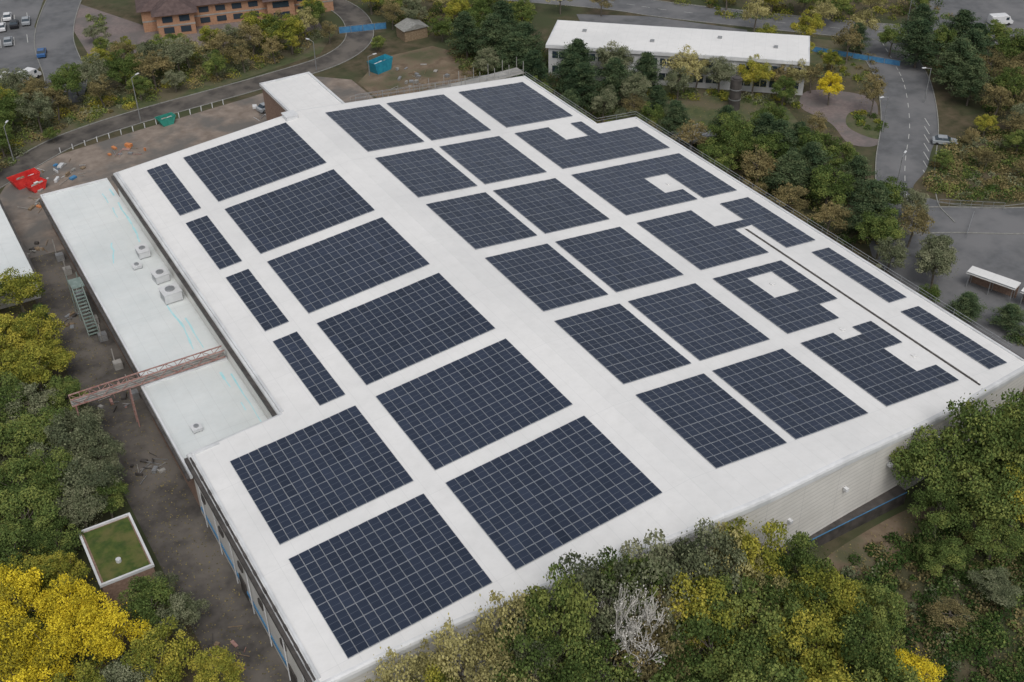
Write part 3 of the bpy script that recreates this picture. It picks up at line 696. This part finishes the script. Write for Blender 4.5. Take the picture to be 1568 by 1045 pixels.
TR=[
(-51,88,8,3.6,'yg'),(-50.8,76,8,3.4,'yg'),(-54.5,76,8.5,3.8,'yg'),(-53,67.5,8.5,3.6,'yg'),(-51,61,6.5,2.8,'g'),(-57,55,8,3.8,'g'),(-53,50.5,8.5,3.8,'gg'),(-59,46,8,3.8,'g'),(-52.3,42.5,8,3.6,'gg'),(-59.5,39.5,8,3.6,'g'),(-63,35,8,3.6,'g'),
(-63.5,27.5,9,3.4,'Y'),(-59,24.5,8.5,2.9,'Y'),(-66,21,9,3.6,'Y'),(-61.5,19.5,9,3.2,'Y'),(-57,18.5,9,3.0,'Y'),(-52,21.5,6.5,3,'g'),(-49.8,18.5,6,2.4,'gg'),(-53,13.5,8,3.3,'yg'),(-49,9.5,6.5,2.6,'yg'),(-57,12,7,3,'gg'),(-61,12.5,8,3.2,'yg'),(-65,13,9,3.5,'Y'),
(-57.5,63,8,3.8,'g'),(-60,69,8.5,3.9,'yg'),(-58,83,8.5,3.9,'yg'),(-62,57,8.5,4,'g'),(-65,48,8.5,4,'g'),(-56,91,7,3.2,'g'),(-63,77,9,4,'yg'),(-62,89,8,4,'yg'),(-53,5,7,3,'yg'),(-60,6,8,3.5,'yg'),(-68,62,9,4,'g'),(-70,40,9,4,'g'),(-70,30,9,4,'Y'),(-50.3,55.8,6,2.4,'gg'),
(-55.5,60,7.5,3.2,'gg'),(-50.3,70,6,2.6,'yg'),(-61.5,31.5,7.5,3.2,'yg'),(-50.3,47,6.5,2.6,'gg'),(-51.5,39.8,6,2.4,'g'),(-55.5,45.5,8,3.2,'g'),(-58,35,6.5,2.6,'g'),(-50.2,81,5.5,2.2,'g'),(-58.5,30,6.5,2.4,'yg'),(-49.6,24.6,4,1.7,'gg'),(-54.5,39.5,6.5,2.6,'gg'),
# front wood
(-35.5,-5.4,14,3.2,'t'),(-30.5,-6,15.5,3.6,'t'),(-25,-6.4,16.5,3.6,'t'),(-21,-7.4,18,3.9,'g'),(-16.3,-8.3,18,4.0,'gg'),(-10.5,-9.3,17.5,4.2,'gg'),(-13.3,-8.8,18,3.2,'g'),(.8,-9.3,14,3.7,'yg'),(-4.8,-9.6,16.3,3.8,'gg'),(-1.8,-9.9,14.5,3,'t'),(-7.6,-12.5,15,4,'yg'),(-25.5,-10,15,4,'g'),(-20.5,-13,13,3.8,'g'),(-16.5,-12.5,16,3.8,'w'),(-19,-11,15.5,3.4,'w'),(-14.5,-13.5,14.5,3.2,'b'),
(-9,-15,13.5,4.2,'g'),(-3,-16.5,12.5,4.2,'g'),(4,-15.5,11.5,3.9,'yg'),(-1,-20.5,12,4.0,'yg'),(3.5,-22.5,12,3.8,'g'),(8,-19,9.5,3.4,'g'),(-8,-21,12,4,'g'),(-14,-17,11.5,4,'g'),(-12.5,-12,14,3.2,'b'),(-20,-17,11,3.8,'gg'),(-29,-10,14,4,'t'),(-34,-10,12,3.6,'yg'),(5.5,-11,10.5,3.2,'g'),(2,-27,11,4,'g'),(-4,-27,12,4,'yg'),(-27,-15,12,4,'g'),(-39,-8,11,3,'t'),
(8,-25,6,2.6,'Y'),(-1.5,-13,12.5,3,'t'),(-5,-12.5,13.5,3.2,'g'),(1,-15,11.5,3.4,'g'),(6.5,-17,9,3,'yg'),(10,-16,6,2.6,'g'),(-33,-6.5,12,2.8,'yg'),(-23,-9,14.5,3.2,'gg'),
# big trees on right
(33.5,-9.5,17,5.4,'g'),(29,-8.8,12.5,4.2,'g'),(36.5,-12,15,5,'g'),(31,-13,11,4.2,'g'),(40,-10,13,4.6,'g'),(45,-12,12,4.4,'g'),(26.5,-11.5,8,3.2,'g'),(38,-17,11,4.2,'g'),(50,-9,9,3.6,'g'),(34.5,-15,11,3.8,'yg'),(29,-17,6.5,3,'g'),(23,-15.5,5,2.6,'g'),(34,-22,6,3,'g'),(41,-18,8,3.6,'gg'),(18,-21,3.5,2.2,'b'),(25,-21,4,2.4,'gg'),
# belt to the right
(66,72,9.5,3.6,'g'),(70,65,9.5,3.7,'p'),(62,61,8.5,3.4,'b'),(69,56,9.5,3.8,'p'),(66,49,9,3.6,'g'),(67,41,9.5,3.8,'p'),(64,35,8.5,3.4,'g'),(65,25,8,3.2,'gg'),(60,51,7,2.9,'b'),(60,76,8,3,'b'),(62,83,8,3.2,'p'),(58.5,67,7.5,3,'g'),(61,43,7,2.8,'b'),(70.5,35,8,3,'b'),(74,60,9,3.4,'g'),(73,50,8.5,3.2,'p'),(67,64,9,3.5,'g'),(72.5,43,8,3,'g'),(64,56,9,3.4,'p'),(63,69,9,3.4,'g'),(58,58,5,2.2,'b'),(57,38,4.5,2,'b'),(57.5,30,4,1.8,'gg'),(58,47,5,2,'b'),(57,84,5,2.2,'b'),(62,31,6,2.6,'gg'),(77,57,7,2.8,'g'),(71,70,8.5,3.2,'p'),(68.5,28,6.5,2.6,'gg'),(75.5,66,7.5,3,'p'),(63,17,4,2.2,'p'),(66,12,4,2.4,'p'),(61,22,3.5,1.8,'g'),(76,40,6,2.4,'gg'),
# behind building
(53,132,10.5,4,'p'),(52,122,10,3.8,'p'),(49,137,10,3.9,'p'),(60,113,10,4,'p'),(56,104,9,3.5,'p'),(62,102,9.5,3.6,'p'),(76,99,9.5,3.6,'t'),(86,90.5,8.5,3.2,'yg'),(93,86,8,2.9,'t'),(57,126,10,3.8,'p'),(66,108,9.5,3.5,'gg'),(51,113,9.5,3.4,'p'),(47,125,7,3,'gg'),(54,141,9,3.6,'g'),(55,96,7.5,2.8,'gg'),(50,100,6.5,2.6,'p'),(48,108,6.5,2.6,'g'),(70,103,8.5,3.2,'p'),(81.5,95,8,3,'gg'),(96,80,7,2.6,'Y'),(60,93,6,2.5,'b'),(55,89,6,2.4,'gg'),(73,97,7,2.6,'gg'),(79,99,8,2.8,'t'),(90,88,6.5,2.4,'b'),(63,97,8,3,'gg'),(66,94,6,2.4,'p'),(60,88,6.5,2.6,'g'),(69,78,7.5,3,'p'),(73,73,7.5,3,'g'),(57,109,9,3.4,'p'),(88,84,6.5,2.6,'g'),(97,86,6.5,2.6,'b'),(78,76,6.5,2.8,'g'),(83,70,6,2.5,'b'),
(100,103,8,3,'yg'),(108,116,7.5,3.2,'t'),(113,93,8.5,2.8,'b'),(112,104,8,3,'yg'),(123,99,8,3.2,'t'),(123,84,10.5,4,'p'),(121,72.5,10.5,4.2,'p'),(132,92,9,3.8,'p'),(99,72,9,2.8,'b'),(117,59,7.5,3.2,'b'),(118,122,8,3.4,'yg'),(112,130,8,3.4,'t'),(128,75,10,4,'p'),(127,63,8,3.6,'b'),(118,66,9.5,3.4,'p'),(127,112,8,3.6,'g'),(135,84,9.5,4,'p'),(113,50,6.5,3,'b'),(121,47,8,3.6,'g'),(104,97,6,2.4,'yg'),(137,72,9,4,'g'),(145,70,8,3.6,'b'),(130,53,8,3.6,'b'),(122,110,7,3,'t'),(98,96,5,2,'yg'),(107,91,5,2,'yg'),(118,96,6.5,2.4,'p'),
(124,118,8,3.6,'g'),(135,108,8,3.4,'t'),(145,104,7,3,'g'),(115,44,6,2.8,'b'),(108,40,5,2.4,'gg'),(100,46,4.5,2.2,'b'),(122,56,7,3.2,'b'),(132,66,8,3.4,'b'),(140,62,8,3.4,'g'),(119,38,6.5,3,'g'),(105,30,6,3,'yg'),(100,22,7,3.2,'g'),(94,50,3.6,1.8,'g'),(105,54,3.6,1.8,'b'),(126,69,9,3.4,'b'),(124,62,8,3.2,'g'),(133,78,9,3.6,'p'),(128,83,8.5,3.2,'g'),(139,80,8,3.4,'g'),(117,53,6,2.8,'gg'),(109,47,5,2.6,'g'),(103,40,4.5,2.4,'b'),(123,91,7,2.8,'g'),(110,55,4.5,2.2,'yg'),(128,57,7.5,3.2,'g'),
# north west belts
(-21,160,8.5,3.8,'gg'),(-11,156.5,8.5,3.7,'b'),(4,159,8.5,3.8,'b'),(19,159,8.5,3.8,'yg'),(-35,148.5,8,3.4,'gg'),(-43,142,6.5,3,'g'),(-22,153.5,7,3,'b'),(1,154,6,2.6,'g'),(43,160,7,3,'b'),(-28,157,8,3.6,'g'),(-16,158.5,8.5,3.6,'g'),(-5,159.5,8.5,3.6,'gg'),(11,161,8.5,3.6,'b'),(14,165,8.5,3.8,'yg'),(24,163,8,3.2,'t'),(28,168,7.5,3,'g'),(-31,152.5,7.5,3,'b'),(-39,153,8,3.5,'g'),(-48,150,8,3.6,'g'),(-45,160,8,3.6,'g'),(-36,163,8,3.6,'gg'),(-52,141,7,3.2,'g'),(-6,167,7,3.2,'g'),(5,168,6,2.8,'yg'),(20,170,6,2.8,'b'),(-14,168,7,3.2,'b'),(-54,128,7,3,'g'),(51,165,8,3.6,'b'),(57,158,8,3.4,'t'),(43,171,8,3.4,'yg'),(61,150,8,3.4,'g'),(66,158,8,3.4,'yg'),(73,153,7.5,3.2,'b'),(-56,160,8,3.6,'gg'),(49,148,5.5,2.6,'g'),(-57,150,8,3.5,'b'),(-47,134.5,6,2.7,'g'),(-53,134,7,3,'b'),(7,155,6,2.4,'b'),(-8,153,5,2.2,'gg'),(14,156,6,2.6,'b'),(-15,153,5.5,2.5,'g'),(62,166,8,3.6,'b'),(52,175,8,3.6,'g'),(30,173,6,2.8,'yg'),(35,150,3.5,1.8,'g'),(79,148,7,3,'t'),(86,142,6,2.6,'b'),(-58,170,8,3.5,'g'),(-50,167,7,3,'yg'),(-42,166,6,2.8,'b'),(60,142,8.5,3.5,'p'),(66,143,8,3.2,'g'),(-15.5,180,4,1.8,'g'),(-15,188,4,1.8,'gg'),(-12,172,6,2.6,'yg'),(-25,162,7,3,'g'),(-33,158,7.5,3.2,'b'),(-2,163,7.5,3.2,'t'),(8,164.5,7,3,'gg'),(17,163,7.5,3,'g'),(-42,147,7.5,3.2,'g'),(-19,165,7.5,3.2,'yg'),(-10,162,8,3.4,'gg'),(-40,158,7.5,3.2,'yg'),(47,158,7,3,'gg'),(46,165,7.5,3.2,'g'),(55,152,7.5,3.2,'yg'),(-49,142,7,3,'gg'),(-2,171,5,2.4,'g'),(28,160,5,2.2,'b'),(-34,143.5,3,1.5,'g')]
for t_ in TR: tree(*t_)
def inpoly(x,y,poly):
    c=False;n_=len(poly);j=n_-1
    for i in range(n_):
        xi,yi=poly[i];xj,yj=poly[j]
        if (yi>y)!=(yj>y) and x<(xj-xi)*(y-yi)/(yj-yi)+xi:c=not c
        j=i
    return c
def thicket(name,poly,n_,rad,mats,seed,leaf=.3,per=90):
    rng=np.random.default_rng(seed); xs=[p[0] for p in poly];ys=[p[1] for p in poly]; V=[];T=[];MI=[];k=0
    while k<n_:
        x=rng.uniform(min(xs),max(xs));y=rng.uniform(min(ys),max(ys))
        if not inpoly(x,y,poly): continue
        k+=1; rc=rng.uniform(*rad); m=int(per*(.5+rc)*rng.uniform(.6,1.2)); dd=unit(m,rng); dd[:,2]=abs(dd[:,2])
        P=np.array([x,y,0])+dd*rc*rng.uniform(.45,1.1,(m,1))*np.array([1.15,1.15,.95]); P[:,2]+=.08
        V.append(leaves(P,leaf,rng,.7,dd*.4+[0,0,.35])); T.append(np.clip(rng.normal(.5,.2)+rng.normal(0,.17,m),0,1)); MI.append(np.full(m,rng.integers(len(mats))))
    A=np.concatenate(V); me=quads_mesh(name,A,np.concatenate(T),np.concatenate(MI),len(A)); obj(name,me,[L[q] for q in mats])
thicket('undergrowth',[(-75,-5),(-48.5,-5),(-49.5,26),(-57.5,26),(-57.5,37.5),(-49.5,37.5),(-49.8,88),(-75,88)],240,(.6,1.9),['g','gg','yg','b'],1)
thicket('undergrowth',[(-45,-9),(-8,-11),(8,-11),(4,-45),(-45,-30)],150,(.6,1.8),['g','b','gg'],2)
thicket('ivy_scrub',[(8,-11),(15,-12),(22,-11.5),(34,-8),(70,-8),(70,-45),(4,-45)],1150,(.4,1.5),['i','i','i','g','b'],3,.3)
thicket('bramble_scrub',[(8,-11),(14,-9),(30,-8.5),(32,-20),(12,-26)],190,(.3,1.1),['b','i','gg','i'],13,.27,80)
thicket('hedge',[(53.5,-2),(58,-2),(61,30),(63,40),(72,36),(76,44),(80,54),(74,72),(58,92),(53.5,84)],440,(.5,1.5),['g','b','gg','i'],4)
thicket('undergrowth',[(46,96),(60,90),(64,106),(62,118),(66,138),(50,148),(42,124),(45,110)],230,(.5,1.6),['g','i','b'],5)
thicket('undergrowth',[(-60,134),(-46,136),(-33,148),(-14,151.5),(8,154.5),(23,159),(30,168),(8,170),(-12,176),(-16,165),(-28,158),(-34,166),(-60,169)],540,(.5,1.7),['g','gg','b','yg'],6)
thicket('undergrowth',[(43,156),(60,145),(78,150),(66,172),(48,185),(44,170)],160,(.5,1.6),['g','b','yg'],7)
thicket('shrub_bed',[(86,47),(93,51),(104,57.5),(117,54),(122,42),(110,33),(97,36),(89,40)],460,(.5,1.5),['b','g','b','gg','i'],8)
thicket('undergrowth',[(121,77),(131,94),(155,77),(190,52),(150,30),(119,59)],420,(.6,1.8),['g','b','i'],9)
thicket('undergrowth',[(110,124),(136,106),(150,97),(165,130),(130,160),(100,148)],200,(.6,1.8),['g','b','yg'],10)
thicket('shrub_bed',[(97,66),(101,71),(98,75),(94,70)],14,(.4,1.),['g','yg'],14)
thicket('shrub_bed',[(-17,172),(-14.5,172),(-9,205),(-12,205)],50,(.4,1.),['g','gg'],15)
thicket('shrub_bed',[(62,115),(92,85),(94,86),(90,82),(60,110)],90,(.4,1.2),['g','yg','gg'],16)
thicket('hedge',[(89,24),(104,14),(112,20),(98,28),(92,27)],60,(.5,1.3),['g','i'],17)
thicket('hedge',[(64,3),(70,5),(72,9),(64,12)],30,(.5,1.2),['i','p'],18)
thicket('undergrowth',[(57,86),(75,73),(84,74),(80,80),(64,94)],80,(.4,1.3),['b','g','gg'],19)
thicket('undergrowth',[(105,89),(113,82),(120,92),(112,100)],40,(.4,1.2),['b','g','yg'],20)
rng=np.random.default_rng(77); n_=2600
P=np.concatenate([np.stack([rng.uniform(-49,-42.8,n_),rng.uniform(-12,104,n_),np.full(n_,.07)],1),np.stack([rng.uniform(8,40,n_),rng.uniform(-30,-7,n_),np.full(n_,.07)],1),np.stack([rng.uniform(60,92,n_),rng.uniform(70,110,n_),np.full(n_,.07)],1)])
A=leaves(P,.2,rng,.7,np.tile([0,0,3.],(len(P),1))); me=quads_mesh('leaf_litter',A,rng.uniform(0,1,len(A)),np.zeros(len(A)),len(A)); obj('leaf_litter',me,[L['b']])
# ------------------------------------------------------------------ light, sky, camera
w=bpy.data.worlds.new('World'); SC.world=w; w.use_nodes=True; nt=w.node_tree; bg=nt.nodes['Background']
sk=N(nt,'ShaderNodeTexSky',sky_type='NISHITA'); sk.sun_disc=False; EL,AZ=math.radians(55),math.radians(200)
sk.sun_elevation=EL; sk.sun_rotation=AZ; sk.air_density=1; sk.dust_density=4; sk.ozone_density=1
hs=N(nt,'ShaderNodeHueSaturation'); hs.inputs['Saturation'].default_value=.3
nt.links.new(sk.outputs[0],hs.inputs['Color']); nt.links.new(hs.outputs[0],bg.inputs[0]); bg.inputs[1].default_value=.125
sd=bpy.data.lights.new('sun','SUN'); sd.energy=.95; sd.angle=math.radians(25); sd.color=(1,.97,.92)
so=bpy.data.objects.new('sun',sd); COL.objects.link(so)
dirv=Vector((math.sin(AZ)*math.cos(EL),math.cos(AZ)*math.cos(EL),math.sin(EL)))
so.rotation_euler=dirv.to_track_quat('Z','Y').to_euler()
a,p,r=0.5263,0.6276,-0.0164
Fv=Vector((math.sin(a)*math.cos(p),math.cos(a)*math.cos(p),-math.sin(p)))
R0=Vector((math.cos(a),-math.sin(a),0));U0=R0.cross(Fv)
Rv=R0*math.cos(r)+U0*math.sin(r);Uv=-R0*math.sin(r)+U0*math.cos(r)
cd=bpy.data.cameras.new('camera'); cd.lens=41.30; cd.sensor_width=36; cd.clip_end=3000; cd.clip_start=1
co=bpy.data.objects.new('camera',cd); COL.objects.link(co)
mw=Matrix(((Rv.x,Uv.x,-Fv.x,-60.6703),(Rv.y,Uv.y,-Fv.y,-68.3355),(Rv.z,Uv.z,-Fv.z,95.9041),(0,0,0,1)))
co.matrix_world=mw; SC.camera=co
SC.view_settings.view_transform='Standard'; SC.view_settings.look='None'; SC.view_settings.exposure=0
